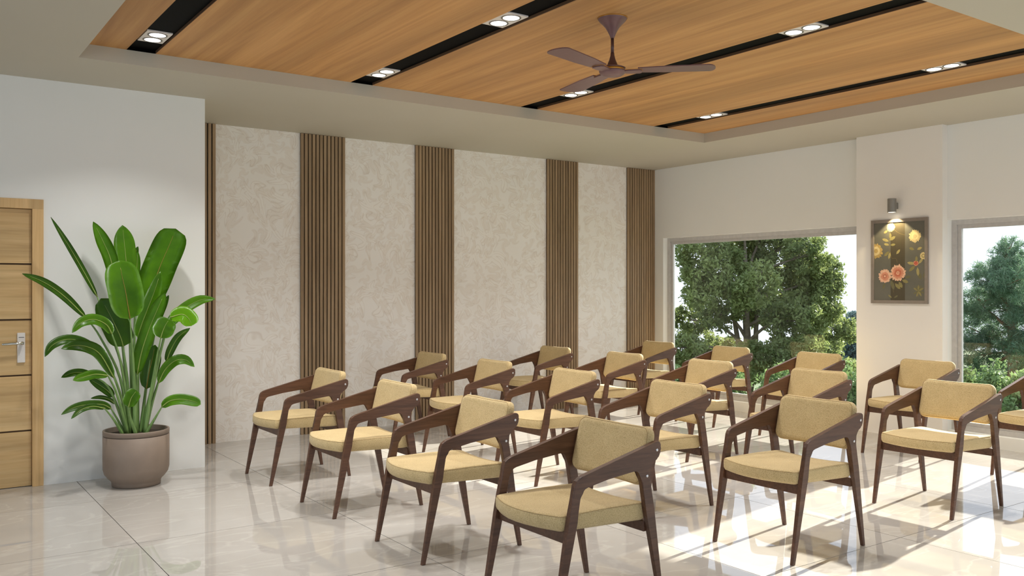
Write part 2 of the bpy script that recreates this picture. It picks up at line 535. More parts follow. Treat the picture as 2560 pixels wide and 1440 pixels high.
# unseen glazed wall and bays added behind the camera for daylight fill
fr = [(XW, 8.2, YF - .2, YF, 2.75, CEIL), (XW, 8.2, YF - .2, YF, 0, 0.10)]
for x in (XW, -0.35, 2.35, 5.05, 7.9):
    fr.append((x, x + 0.15, YF - .2, YF, 0.1, 2.75))
wf = boxes('wall_front_added', fr, M['wall'])
tag(wf, 'unseen glazed wall with slim white piers, added behind the viewer for daylight', kind='structure')
for k, (xa, xb) in enumerate(((XW + .15, -0.35), (-0.2, 2.35), (2.5, 5.05), (5.2, 7.9))):
    root = empty('window_%d' % (k + 4)); tag(root, 'unseen tall glazed bay added behind the viewer for daylight fill', kind='structure')
    for bb in ((xa, xa + .05, YF - .12, YF - .06, .1, 2.75), (xb - .05, xb, YF - .12, YF - .06, .1, 2.75),
               (xa + .05, xb - .05, YF - .12, YF - .06, .1, .15), (xa + .05, xb - .05, YF - .12, YF - .06, 2.70, 2.75)):
        boxes('frame_bar', [bb], M['win_frame'], root)
    boxes('pane', [(xa + .05, xb - .05, YF - .095, YF - .09, .15, 2.70)], M['glass'], root)

# ------------------------------------------------------------------ wallpaper fields and slat panels
GROUPS = [(2.001, 2.464), (3.287, 3.750), (4.559, 5.030), (6.307, 6.773), (7.577, 8.043)]
for k in range(4):
    boxes('wallpaper', [(GROUPS[k][1] - .002, GROUPS[k + 1][0] + .002, YB, YB + 0.012, 0, CEIL)], M['wallpaper'], wall_back)
GL = ['narrow slat panel peeking out behind the plain white wall edge', 'wood slat panel, second from the white wall edge',
      'wood slat panel, third from the white wall edge, in the middle', 'wood slat panel, second from the window corner',
      'wood slat panel in the corner beside the window']
for (a, b), lab in zip(GROUPS, GL):
    root = empty('slat_panel', ((a + b) / 2, YB, 0))
    tag(root, lab, 'wall panel', 'vertical wood slat panels on the back wall')
    pitch = (b - a + 0.011) / 12
    sw = pitch - 0.011
    bm = bmesh.new(); box(bm, -sw / 2, sw / 2, -0.028, -0.008, 0.0, CEIL - 0.002, bev=0.0015)
    me = bpy.data.meshes.new('slat'); bmesh.ops.recalc_face_normals(bm, faces=bm.faces); bm.to_mesh(me); bm.free()
    me.materials.append(M['slat_wood'])
    left = max(a, 2.075)
    boxes('backing', [(left - (a + b) / 2, (b - a) / 2, -0.008, -0.0005, 0, CEIL - 0.001)], M['black_gap'], root)
    for i in range(12):
        xc = a + sw / 2 + i * pitch
        if xc - sw / 2 < 2.073: continue
        s = link('slat', me, None, root); s.location = (xc - (a + b) / 2, 0, 0)

# ------------------------------------------------------------------ door
door = empty('door_1', (0.40, YL, 0))
tag(door, 'oak door of five horizontal boards in an oak frame', kind='structure')
def dbox(nm, lst, mat, par=door, bev=0.0):
    return boxes(nm, [(x0 - .40, x1 - .40, y0 - YL, y1 - YL, z0, z1) for (x0, x1, y0, y1, z0, z1) in lst], mat, par, bev)
dbox('jamb', [(0.849, 0.9205, YL - 0.012, YL + .10, 0.0, 2.0)], M['frame_wood'], bev=.002)
dbox('jamb', [(-0.0595, 0.012, YL - 0.012, YL + .10, 0.0, 2.0)], M['frame_wood'], bev=.002)
dbox('head_jamb', [(-0.0595, 0.9205, YL - 0.012, YL + .10, 2.0, 2.0695)], M['frame_wood'], bev=.002)
leaf_core = dbox('leaf_core', [(0.013, 0.848, YL + .036, YL + .06, 0.004, 1.998)], M['groove'])
for k in range(5):
    dbox('board', [(0.014, 0.847, YL + .026, YL + .0365, 0.004 + 0.4 * k + (0.004 if k else 0), 0.4 * (k + 1) - (0.004 if k < 4 else 0.003))], M['door_wood'], bev=.0015)
lock = dbox('lock_plate', [(0.756, 0.806, YL + .012, YL + .0262, 0.895, 1.109)], M['white_plastic'], bev=.003)
dbox('card_slot', [(0.764, 0.799, YL + .0112, YL + .0125, 1.074, 1.0775)], M['black_gap'], lock)
bm = bmesh.new()
tube(bm, [(0.785 - .40, 0.014, 1.036), (0.785 - .40, -0.034, 1.036)], 0.011, 14)
tube(bm, catmull([(0.785 - .40, -0.036, 1.036), (0.74 - .40, -0.04, 1.036), (0.68 - .40, -0.04, 1.033), (0.655 - .40, -0.036, 1.032)], 8), [0.010, 0.0105, 0.0105, 0.010, 0.010, 0.0095, 0.009, 0.008], 12)
obj('lever_handle', bm, M['chrome'], lock, True)

# ------------------------------------------------------------------ recessed twin downlights
def lamp(name, loc, watts, size, color, parent, spread=118, kind='AREA'):
    d = bpy.data.lights.new(name, kind)
    d.energy = watts
    d.color = color
    if kind == 'AREA':
        d.shape = 'DISK'; d.size = size; d.spread = R(spread)
    o = bpy.data.objects.new(name, d)
    COL.objects.link(o)
    o.parent = parent
    o.location = loc
    return o

LIGHTS = [(0, 5.995, 'twin downlight in the black strip nearest the door wall'), (0, 4.396, None),
          (1, 6.010, 'twin downlight in second black strip, end by the wallpapered wall'), (1, 4.396, 'twin downlight in second black strip, nearer the viewer'),
          (2, 5.715, 'twin downlight in third black strip, just below a fan blade tip'), (2, 3.480, 'twin downlight in third black strip, beyond the fan to its right'),
          (3, 5.715, 'twin downlight in the strip by the windows, end by the wallpapered wall'), (3, 3.480, 'twin downlight in the strip by the windows, nearer the right edge')]
for k, y, lab in LIGHTS:
    xc = STRIPS[k] + SW / 2
    root = empty('twin_downlight', (xc, y, REC + 0.019))
    tag(root, lab or 'twin downlight outside the view in the strip nearest the door wall', 'ceiling light', 'recessed twin downlights')
    boxes('plate', [(-.078, .078, -.135, .135, -0.010, 0.0)], M['white_plastic'], root, .002)
    for s in (-1, 1):
        bm = bmesh.new()
        lathe(bm, [(0.0605, -0.0102), (0.0605, -0.0125), (0.050, -0.0125), (0.050, -0.0102)], 32, 0, s * .066, cap=False)
        rg = obj('trim_ring', bm, M['ring_grey'], root)
        bm = bmesh.new()
        lathe(bm, [(0.050, -0.0102), (0.050, -0.0115), (0.040, -0.0122)], 32, 0, s * .066)
        obj('lens', bm, M['lamp_glow'], rg)
        lamp('lamp', (0, s * .066, -0.0135), LAMP_WATTS, 0.08, (1.0, 0.985, 0.95), root)

# ------------------------------------------------------------------ ceiling fan
fan = empty('ceiling_fan', (3.53, 3.966, 2.69))
tag(fan, 'plum brown three bladed ceiling fan with gold trim on a downrod', 'ceiling fan')
zb = 2.69
def fl(name, prof, mat, par=fan, seg=40):
    bm = bmesh.new(); lathe(bm, [(r, z - zb) for r, z in prof], seg)
    return obj(name, bm, mat, par, True)
can = fl('canopy', [(0.088, 3.0375), (0.088, 3.034), (0.077, 3.019), (0.058, 3.000), (0.042, 2.982), (0.029, 2.960), (0.019, 2.940), (0.0125, 2.925), (0.0105, 2.918)], M['fan_body'])
fl('gold_rim', [(0.0905, 3.0379), (0.0905, 3.0335), (0.0885, 3.033), (0.0885, 3.0376)], M['fan_gold'], can)
fl('downrod', [(0.0095, 2.92), (0.0095, 2.825)], M['fan_dark'], seg=20)
fl('motor_cone', [(0.0105, 2.832), (0.0125, 2.815), (0.019, 2.79), (0.028, 2.768), (0.036, 2.753), (0.040, 2.747), (0.038, 2.744)], M['fan_dark'])
hub = fl('motor_housing', [(0.03, 2.747), (0.066, 2.746), (0.078, 2.741), (0.078, 2.739), (0.072, 2.738), (0.070, 2.737)], M['fan_body'])
fl('gold_band', [(0.068, 2.739), (0.070, 2.737), (0.070, 2.722), (0.066, 2.720)], M['fan_gold'])
fl('bottom_cap', [(0.080, 2.723), (0.079, 2.716), (0.072, 2.706), (0.056, 2.696), (0.034, 2.691), (0.006, 2.690)], M['fan_body'])
for k in range(3):
    ang = R(-43 + 120 * k)
    rot = Matrix.Rotation(ang, 4, 'Z')
    # blade: rounded plank, pitched
    def outline(pts, z0, z1, pitch):
        bm = bmesh.new()
        top = [bm.verts.new((x, y, z1 + y * pitch)) for x, y in pts]
        bot = [bm.verts.new((x, y, z0 + y * pitch)) for x, y in pts]
        bm.faces.new(top); bm.faces.new(bot[::-1])
        n = len(pts)
        for i in range(n):
            bm.faces.new((bot[i], bot[(i + 1) % n], top[(i + 1) % n], top[i]))
        bm.transform(rot)
        return bm
    tipc = []
    for i in range(13):
        a = -math.pi / 2 + math.pi * i / 12
        tipc.append((0.555 + 0.048 * max(0, math.cos(a)) ** 0.8, 0.076 * math.sin(a) + 0.012 * math.cos(a)))
    pts = [(0.150, -0.052), (0.30, -0.068)] + tipc + [(0.30, 0.068), (0.150, 0.052)]
    bl = obj('blade', outline(pts, 2.7225 - zb, 2.7285 - zb, 0.0), M['fan_body'], fan)
    arm = [(0.055, -0.024), (0.10, -0.036), (0.16, -0.040), (0.172, -0.028), (0.176, 0.0), (0.172, 0.028), (0.16, 0.040), (0.10, 0.036), (0.055, 0.024)]
    obj('blade_arm', outline(arm, 2.713 - zb, 2.7215 - zb, 0.0), M['fan_body'], bl)
    arm2 = [(x + (0.003 if x > 0.15 else 0), y * 1.05) for x, y in arm]
    obj('gold_edge', outline(arm2, 2.7205 - zb, 2.7232 - zb, 0.0), M['fan_gold'], bl)

# ------------------------------------------------------------------ flower picture and its wall lamp
pic = empty('framed_picture', (PX, 4.8095, 1.28))
tag(pic, 'framed flower painting on dark grey ground hanging on the pillar', 'picture')
y0, y1, z1 = -0.2925, 0.2925, 0.815
fw = 0.031
dp = 0.020
for nm, bb in (('frame_stile', (-dp, -.0005, y0, y0 + fw, 0, z1)), ('frame_stile', (-dp, -.0005, y1 - fw, y1, 0, z1)),
               ('frame_rail', (-dp, -.0005, y0 + fw, y1 - fw, 0, fw)), ('frame_rail', (-dp, -.0005, y0 + fw, y1 - fw, z1 - fw, z1))):
    boxes(nm, [bb], M['pic_frame'], pic, .002)

def canvas_mat():
    t = NT('painted_grey_ground')
    tc = t.new('ShaderNodeTexCoord')
    sp = t.new('ShaderNodeSeparateXYZ')
    t.l.new(tc.outputs['Object'], sp.inputs[0])
    band = t.ramp(sp.outputs['Y'], [(0.0, (0, 0, 0)), (1.0, (0, 0, 0))])
    m = t.new('ShaderNodeMath', operation='ADD'); t.l.new(sp.outputs['Y'], m.inputs[0]); m.inputs[1].default_value = -0.012
    ab = t.new('ShaderNodeMath', operation='ABSOLUTE'); t.l.new(m.outputs[0], ab.inputs[0])
    lt = t.new('ShaderNodeMath', operation='LESS_THAN'); t.l.new(ab.outputs[0], lt.inputs[0]); lt.inputs[1].default_value = 0.074
    wv = t.new('ShaderNodeMath', operation='SINE')
    sc = t.new('ShaderNodeMath', operation='MULTIPLY'); t.l.new(sp.outputs['Y'], sc.inputs[0]); sc.inputs[1].default_value = 520
    t.l.new(sc.outputs[0], wv.inputs[0])
    st = t.ramp(wv.outputs[0], [(0.2, s2l((74, 68, 52))), (0.7, s2l((92, 84, 64)))])
    n = t.noise(t.coords((1, 1, 1)), 6, 3)
    g = t.ramp(n, [(0.3, s2l((100, 100, 90))), (0.7, s2l((110, 108, 97)))])
    t.color(t.mix(lt.outputs[0], g, st))
    t.set(Roughness=0.45)
    return t.m
canvas = boxes('canvas', [(-.012, -.002, y0 + fw, y1 - fw, fw, z1 - fw)], canvas_mat(), pic)
PC = {k: plain('paint_' + k, c, 0.5, 0, 40, 0.1) for k, c in dict(
    cream=(222, 202, 146), butter=(236, 216, 160), gold=(188, 160, 96), salmon=(214, 146, 116), coral=(196, 112, 84), blush=(230, 186, 156),
    leaf=(140, 132, 84), leaf2=(112, 108, 76), leaf3=(170, 158, 104), red=(186, 84, 66), twig=(128, 112, 70)).items()}
def petal(bm, cy, cz, ang, ln, wd, x, base=0.0):
    pts = []
    for s in ((base, 0), (base + ln * .35, wd), (base + ln * .75, wd * .9), (base + ln, 0), (base + ln * .75, -wd * .9), (base + ln * .35, -wd)):
        a, b = s
        pts.append(bm.verts.new((x, cy + a * math.cos(ang) - b * math.sin(ang), cz + a * math.sin(ang) + b * math.cos(ang))))
    bm.faces.new(pts)
CX = -0.0124
def P(u, v):  # picture fraction from left, top
    return (y1 - fw - u * (y1 - y0 - 2 * fw), z1 - fw - v * (z1 - 2 * fw))
LIM = (y0 + fw + .002, y1 - fw - .002)
def clipmesh(bm):
    for v in bm.verts:
        v.co.y = min(max(v.co.y, LIM[0]), LIM[1]); v.co.z = min(max(v.co.z, fw + .002), z1 - fw - .002)
def flower(u, v, r, cols, name='painted_flower', dense=3):
    cy, cz = P(u, v)
    root = None
    for li in range(dense + 1):
        bm = bmesh.new()
        n = int(26 - li * 5)
        for i in range(n):
            a = 2 * math.pi * i / n + li * .3 + random.uniform(-.1, .1)
            petal(bm, cy, cz, a, r * max(.22, 1 - li / dense) * random.uniform(.8, 1.08) * .6, r * .13, CX - .00012 * (li + 1) - .00001 * i, base=r * max(0, (1 - (li + .6) / dense)) * .5)
        clipmesh(bm)
        o = obj(name if root is None else 'petal_layer', bm, PC[cols[li % len(cols)]], canvas if root is None else root)
        root = root or o
    return root
def sprig(pts, leaves, cols=('leaf', 'leaf3'), r=0.0022):
    bm = bmesh.new()
    L = [Vector((CX - .0001, *P(*p))) for p in pts]
    C = catmull(L, 14)
    for a, b in zip(C[:-1], C[1:]):
        t = (b - a).normalized(); w = Vector((0, -t.z, t.y)) * r * .6
        bm.faces.new([bm.verts.new(q) for q in (a - w, b - w, b + w, a + w)])
    clipmesh(bm)
    tw = obj('painted_sprig', bm, PC['twig'], canvas)
    for i, (u, v, a, ln, wd) in enumerate(leaves):
        bm = bmesh.new(); cy, cz = P(u, v)
        petal(bm, cy, cz, R(a), ln, wd, CX - .0002 - .00002 * i); clipmesh(bm)
        obj('painted_leaf', bm, PC[cols[i % len(cols)]], tw)
# angles are measured with +y to the picture's left
sprig([(.32, .12), (.30, .25), (.33, .38), (.36, .46), (.44, .46), (.47, .52)],
      [(.30, .24, 20, .075, .014), (.31, .23, 150, .075, .015), (.31, .29, 15, .06, .012), (.33, .29, 175, .055, .012), (.33, .38, 285, .07, .013), (.31, .37, 320, .07, .014), (.45, .41, 130, .06, .012), (.33, .13, 270, .06, .012), (.28, .10, 330, .05, .012)], ('leaf3', 'leaf'))
sprig([(.40, .09), (.50, .14), (.62, .17)], [], ('leaf',))
flower(.34, .06, .048, ('cream', 'butter', 'blush'))
flower(.81, .19, .064, ('cream', 'butter', 'cream'))
flower(.04, .36, .078, ('gold', 'cream', 'gold'))
sprig([(.81, .26), (.83, .36)], [(.80, .36, 20, .055, .013), (.85, .36, 160, .055, .013)], ('leaf', 'leaf3'))
flower(.22, .69, .072, ('blush', 'salmon', 'coral'))
flower(.48, .65, .084, ('blush', 'salmon', 'coral'), dense=4)
sprig([(.40, .72), (.36, .80), (.40, .9)], [(.34, .74, 250, .10, .018), (.42, .78, 225, .08, .016), (.22, .78, 290, .06, .013), (.56, .74, 200, .07, .016), (.62, .71, 170, .06, .014), (.50, .76, 240, .07, .017), (.40, .97, 150, .05, .008), (.36, .97, 40, .05, .008)], ('leaf2', 'leaf'))
sprig([(.86, .48), (.84, .56), (.92, .50), (.98, .42)], [(.82, .54, 10, .085, .014), (.82, .56, 320, .085, .015), (.86, .58, 265, .085, .014), (.84, .52, 90, .06, .012), (.88, .54, 130, .07, .012)], ('leaf3', 'leaf'))
flower(.83, .53, .028, ('salmon', 'red', 'red'))
flower(.97, .44, .036, ('cream', 'leaf3', 'cream'))
sprig([(.88, .96), (.87, .86), (.88, .82)], [(.88, .88, a, .06, .009) for a in (30, 60, 90, 120, 150, 200, 240, 330, 290)], ('leaf', 'leaf2'))
sprig([(.96, .74), (.98, .68)], [(.93, .74, 70, .08, .018), (.98, .72, 110, .07, .016)], ('leaf2',))

wl_ = empty('wall_lamp', (PX, 4.838, 2.156))
tag(wl_, 'small grey cylinder wall lamp lighting the flower picture below it', 'wall lamp')
bm = bmesh.new(); lathe(bm, [(0.032, 0.004), (0.036, 0.0), (0.040, 0.0), (0.040, 0.13), (0.038, 0.132)], 36, -0.084, 0)
obj('shade', bm, M['lamp_grey'], wl_)
bm = bmesh.new(); lathe(bm, [(0.034, 0.0015), (0.034, 0.003)], 30, -0.084, 0)
obj('lens', bm, M['spot_glow'], wl_)
boxes('wall_bracket', [(-0.046, -0.0005, -0.016, 0.016, 0.035, 0.095)], M['lamp_grey'], wl_, .003)
sp = lamp('spot', (-0.084, 0, -0.004), 11.0, 0, (1.0, 0.80, 0.46), wl_, kind='SPOT')
sp.data.spot_size = R(104); sp.data.spot_blend = 0.18; sp.data.shadow_soft_size = 0.02

# ------------------------------------------------------------------ armchairs
def extrude_poly(pts, half_t, bev, joint_z=None, joints=(), taper=None, n_seg=2):
    """Side-frame piece: outline in (x, z) given thickness along y; edges between outline points in joints stay sharp."""
    bm = bmesh.new()
    def th(z):
        if taper is None: return half_t
        return half_t * (taper + (1 - taper) * min(1, z / 0.42))
    A = [bm.verts.new((x, -th(z), z)) for x, z in pts]
    B = [bm.verts.new((x, th(z), z)) for x, z in pts]
    n = len(pts)
    fa = bm.faces.new(A); fb = bm.faces.new(B[::-1])
    for i in range(n):
        bm.faces.new((A[i], B[i], B[(i + 1) % n], A[(i + 1) % n]))
    bm.edges.ensure_lookup_table()
    jset = set()
    for i in joints:
        jset.add((i, (i + 1) % n))
    es = []
    for arr in (A, B):
        for i in range(n):
            if (i, (i + 1) % n) in jset: continue
            ed = bm.edges.get((arr[i], arr[(i + 1) % n]))
            if ed: es.append(ed)
    if bev > 0:
        bmesh.ops.bevel(bm, geom=es, offset=bev, segments=n_seg, affect='EDGES', profile=0.6, clamp_overlap=True)
    bmesh.ops.triangulate(bm, faces=[f for f in bm.faces if len(f.verts) > 4])
    return bm

def arc(cx, cz, r, a0, a1, n):
    return [(cx + r * math.cos(R(a0 + (a1 - a0) * i / (n - 1))), cz + r * math.sin(R(a0 + (a1 - a0) * i / (n - 1)))) for i in range(n)]

HT = 0.013
FRONT_LEG = [(-0.013, 0.0), (0.009, 0.0), (0.112, 0.44), (0.129, 0.535), (0.088, 0.547), (0.072, 0.47), (0.055, 0.385)]
REAR_LEG = [(0.602, 0.0), (0.623, 0.0), (0.558, 0.435), (0.536, 0.565), (0.484, 0.560), (0.509, 0.430)]
ARM = [(0.088, 0.547), (0.129, 0.535), (0.136, 0.562), (0.143, 0.575), (0.153, 0.583), (0.168, 0.588),
       (0.283, 0.603), (0.437, 0.625), (0.455, 0.622), (0.467, 0.612), (0.474, 0.598), (0.484, 0.560),
       (0.536, 0.565), (0.528, 0.605), (0.530, 0.622), (0.540, 0.638), (0.555, 0.648), (0.574, 0.658), (0.588, 0.668), (0.597, 0.686), (0.599, 0.706),
       (0.600, 0.722), (0.595, 0.733), (0.585, 0.738), (0.572, 0.737), (0.365, 0.687), (0.150, 0.635), (0.126, 0.628), (0.108, 0.616), (0.098, 0.598)]

def ring_solid(rings):
    bm = bmesh.new()
    V = [[bm.verts.new(p) for p in r] for r in rings]
    n = len(V[0])
    for a, b in zip(V[:-1], V[1:]):
        for i in range(n):
            bm.faces.new((a[i], a[(i + 1) % n], b[(i + 1) % n], b[i]))
    bm.faces.new(V[0][::-1]); bm.faces.new(V[-1])
    return bm

def seat_outline(inset):
    # plan outline: bowed front edge, rounded corners
    hw, back = 0.2475 - inset, 0.545 - inset
    pts = []
    fx = lambda y: 0.052 + inset - 0.074 * (1 - (y / 0.2475) ** 2)
    rc = max(0.028 - inset * .4, 0.006)
    for i in range(6):            # front right corner
        a = R(180 + 90 * i / 5)
        yy = -hw + rc + rc * math.sin(a); xx = fx(-hw + rc) + rc + rc * math.cos(a)
        pts.append((xx, yy))
    for x in (0.16, 0.28, 0.40):
        pts.append((x, -hw))
    for i in range(5):
        a = R(-90 + 90 * i / 4)
        pts.append((back - .03 + .03 * math.cos(a), -hw + .03 + .03 * math.sin(a)))
    for y in (-0.12, -0.04, 0.04, 0.12):
        pts.append((back, y))
    for i in range(5):
        a = R(90 * i / 4)
        pts.append((back - .03 + .03 * math.cos(a), hw - .03 + .03 * math.sin(a)))
    for x in (0.40, 0.28, 0.16):
        pts.append((x, hw))
    for i in range(6):
        a = R(90 + 90 * i / 5)
        yy = hw - rc + rc * math.sin(a); xx = fx(hw - rc) + rc + rc * math.cos(a)
        pts.append((xx, yy))
    for y in (0.17, 0.12, 0.06, 0.0, -0.06, -0.12, -0.17):
        pts.append((fx(y), y))
    return pts
def seat_zt(x, y):
    t = min(max((x - .05) / .5, 0), 1)
    return 0.468 + 0.004 * (1 - t) - 0.016 * (1 - (y / .25) ** 2) * t * t + 0.004 * math.sin(math.pi * t)
def seat_zb(x, y):
    t = min(max((x - .0) / .55, 0), 1)
    return 0.404 - 0.022 * t
def shrink(pts, k, c):
    return [(c[0] + (x - c[0]) * k, c[1] + (y - c[1]) * k) for x, y in pts]
def make_seat():
    rings = []
    base = seat_outline(0.03)
    ctr = (0.285, 0.0)
    plan = [(shrink(base, .3, ctr), ('b', 0)), (shrink(base, .8, ctr), ('b', 0)), (seat_outline(.02), ('b', 0.0)), (seat_outline(.008), ('b', .004)), (seat_outline(.001), ('b', .016)), (seat_outline(0), ('m', .5)),
            (seat_outline(.001), ('t', -.015)), (seat_outline(.006), ('t', -.005)), (seat_outline(.014), ('t', -.001)), (base, ('t', .001))]
    plan += [(shrink(base, k, ctr), ('t', .001)) for k in (.9, .78, .62, .45, .28, .12, .02)]
    for pl, zz in plan:
        r = []
        for x, y in pl:
            b, tp = seat_zb(x, y), seat_zt(x, y)
            z = b + zz[1] if zz[0] == 'b' else (tp + zz[1] if zz[0] == 't' else (b + tp) / 2)
            r.append((x, y, z))
        rings.append(r)
    return ring_solid(rings)

BW, BH = 0.2465, 0.262
def back_point(y, h, side):   # cushion surface: curved in plan, tilted back
    c = 0.022 * (1 - (y / BW) ** 2)
    x = 0.486 + 0.066 * (h / BH) + c + side
    z = 0.543 + h * 0.985 - 0.007 * (1 - (y / BW) ** 2) * (h / BH) - side * 0.22
    return (x, y, z)
def back_outline(inset):
    hw, h0, h1 = BW - inset, inset, BH - inset
    rc = max(0.046 - inset, .008)
    pts = []
    for cx_, cz_, a0 in ((hw - rc, h1 - rc, 0), (-hw + rc, h1 - rc, 90), (-hw + rc, h0 + rc, 180), (hw - rc, h0 + rc, 270)):
        for i in range(7):
            a = R(a0 + 90 * i / 6)
            pts.append((cx_ + rc * math.cos(a), cz_ + rc * math.sin(a)))
        nx = {0: [(y, h1) for y in (.15, .08, 0, -.08, -.15)], 90: [(-hw, h) for h in (.17, .13, .09)], 180: [(y, h0) for y in (-.15, -.08, 0, .08, .15)], 270: [(hw, h) for h in (.09, .13, .17)]}[a0]
        pts += nx
    return pts
def make_back():
    rings = []
    base = back_outline(.02)
    ctr = (0.0, BH / 2)
    ins = ((0.014, .002), (0.004, .007), (0.0, .016), (0.0, .036), (0.004, .047), (0.014, .053))
    for k in (.03, .2, .4, .6, .8, .92, 1):
        rings.append([back_point(y, h, 0.0) for y, h in shrink(base, k, ctr)])
    for i, d in ins:
        rings.append([back_point(y, h, d) for y, h in back_outline(i)])
    for k in (1, .92, .8, .6, .4, .2, .03):
        rings.append([back_point(y, h, .055) for y, h in shrink(base, k, ctr)])
    return ring_solid(rings)

def mesh_of(bm, name, mat, smooth=False):
    me = bpy.data.meshes.new(name)
    bmesh.ops.recalc_face_normals(bm, faces=bm.faces)
    bm.to_mesh(me); bm.free()
    me.materials.append(mat)
    if smooth:
        for p in me.polygons: p.use_smooth = True
    return me

def chair_meshes():
    out = []
    n_fl, n_rl, n_arm = len(FRONT_LEG), len(REAR_LEG), len(ARM)
    mf = mesh_of(extrude_poly(FRONT_LEG, HT, 0.0055, joints=(3,), taper=.80), 'leg', M['walnut'])
    mr = mesh_of(extrude_poly(REAR_LEG, HT, 0.0055, joints=(3,), taper=.80), 'leg', M['walnut'])
    ma = mesh_of(extrude_poly(ARM, HT, 0.0055, joints=(0, 11)), 'armrest', M['walnut'])
    for s in (-1, 1):
        y = s * 0.2625
        out += [('leg', mf, (0, y, 0), None), ('leg', mr, (0, y, 0), None)]
        out.append(('armrest', ma, (0, y, 0), None))
        for (x, z) in ((0.574, 0.700), (0.513, 0.590)):
            bm = bmesh.new()
            lathe(bm, [(0.0072, 0.0), (0.0072, 0.0012), (0.0048, 0.0024), (0.0008, 0.0028)], 14)
            bm.transform(Matrix.Rotation(R(90) * (1 if s < 0 else -1), 4, 'X'))
            out.append(('screw', mesh_of(bm, 'screw', M['steel'], True), (x, y + s * HT, z), 'arm%d' % s))
    def rail(x0, x1, z0, z1, name):
        bm = bmesh.new(); box(bm, x0, x1, -0.2495, 0.2495, z0, z1, bev=.003)
        return (name, mesh_of(bm, name, M['walnut']), (0, 0, 0), None)
    out.append(rail(0.070, 0.092, 0.350, 0.4025, 'front_rail'))
    out.append(rail(0.515, 0.537, 0.335, 0.3835, 'rear_rail'))
    out.append(('seat', mesh_of(make_seat(), 'seat', M['fabric'], True), (0, 0, 0), None))
    loop = [(x, y, seat_zt(x, y) - .0056) for x, y in seat_outline(0.0042)]
    bm = bmesh.new(); tube(bm, loop + [loop[0]], 0.0009, 5, cap=False)
    out.append(('seam', mesh_of(bm, 'seam', M['seam']), (0, 0, 0), 'seat'))
    out.append(('backrest', mesh_of(make_back(), 'backrest', M['fabric'], True), (0, 0, 0), None))
    loop = [back_point(y, h, .0055) for y, h in back_outline(0.0055)]
    bm = bmesh.new(); tube(bm, loop + [loop[0]], 0.0009, 5, cap=False)
    out.append(('seam', mesh_of(bm, 'seam', M['seam']), (0, 0, 0), 'backrest'))
    return out
CH = chair_meshes()
ORD = ['first', 'second', 'third', 'fourth', 'fifth']
ROWN = ['row nearest the plant', 'second row from the plant', 'third row from the plant', 'row along the windows']
XS = [2.259, 3.815, 5.362, 6.915]
YS = [7.592, 6.484, 5.372, 4.261, 3.158]
for r in range(4):
    ys = YS[1:] if r == 0 else YS
    for c, y in enumerate(ys):
        root = empty('armchair', (XS[r], y, 0))
        tag(root, 'tan walnut armchair in the %s, %s from the wallpapered wall' % (ROWN[r], ORD[c]), 'chair', 'tan armchairs set out in rows')
        parts = {}
        arms = []
        for nm, me, loc, par in CH:
            p = root
            off = (0, 0, 0)
            if par == 'seat' or par == 'backrest':
                p = parts[par]
            elif par and par.startswith('arm'):
                p = arms[-1]; off = tuple(p.location)
            o = link(nm, me, None, p)
            o.location = (loc[0] - off[0], loc[1] - off[1], loc[2] - off[2])
            parts[nm] = o
            if nm == 'armrest': arms.append(o)

# ------------------------------------------------------------------ potted plant
plant = empty('potted_plant', (1.48, 6.85, 0))
tag(plant, 'tall broad-leaved green plant in a round taupe pot by the door wall', 'plant')
bm = bmesh.new()
lathe(bm, [(0.10, 0.0), (0.158, 0.0), (0.166, 0.006), (0.167, 0.026), (0.172, 0.040), (0.196, 0.064), (0.216, 0.092), (0.2245, 0.125), (0.2255, 0.20), (0.2255, 0.362), (0.2205, 0.364),
           (0.2205, 0.369), (0.2255, 0.371), (0.2260, 0.399), (0.2245, 0.403), (0.214, 0.403), (0.212, 0.400), (0.212, 0.365), (0.20, 0.35)], 72, cap=False)
pot = obj('pot', bm, M['pot'], plant, True)
bm = bmesh.new(); lathe(bm, [(0.2212, 0.3635), (0.2212, 0.3695)], 72, cap=False)
obj('groove', bm, M['pot_dark'], pot)
bm = bmesh.new(); lathe(bm, [(0.212, 0.366), (0.14, 0.374), (0.05, 0.379), (0.004, 0.380)], 40)
obj('soil', bm, M['soil'], plant, True)
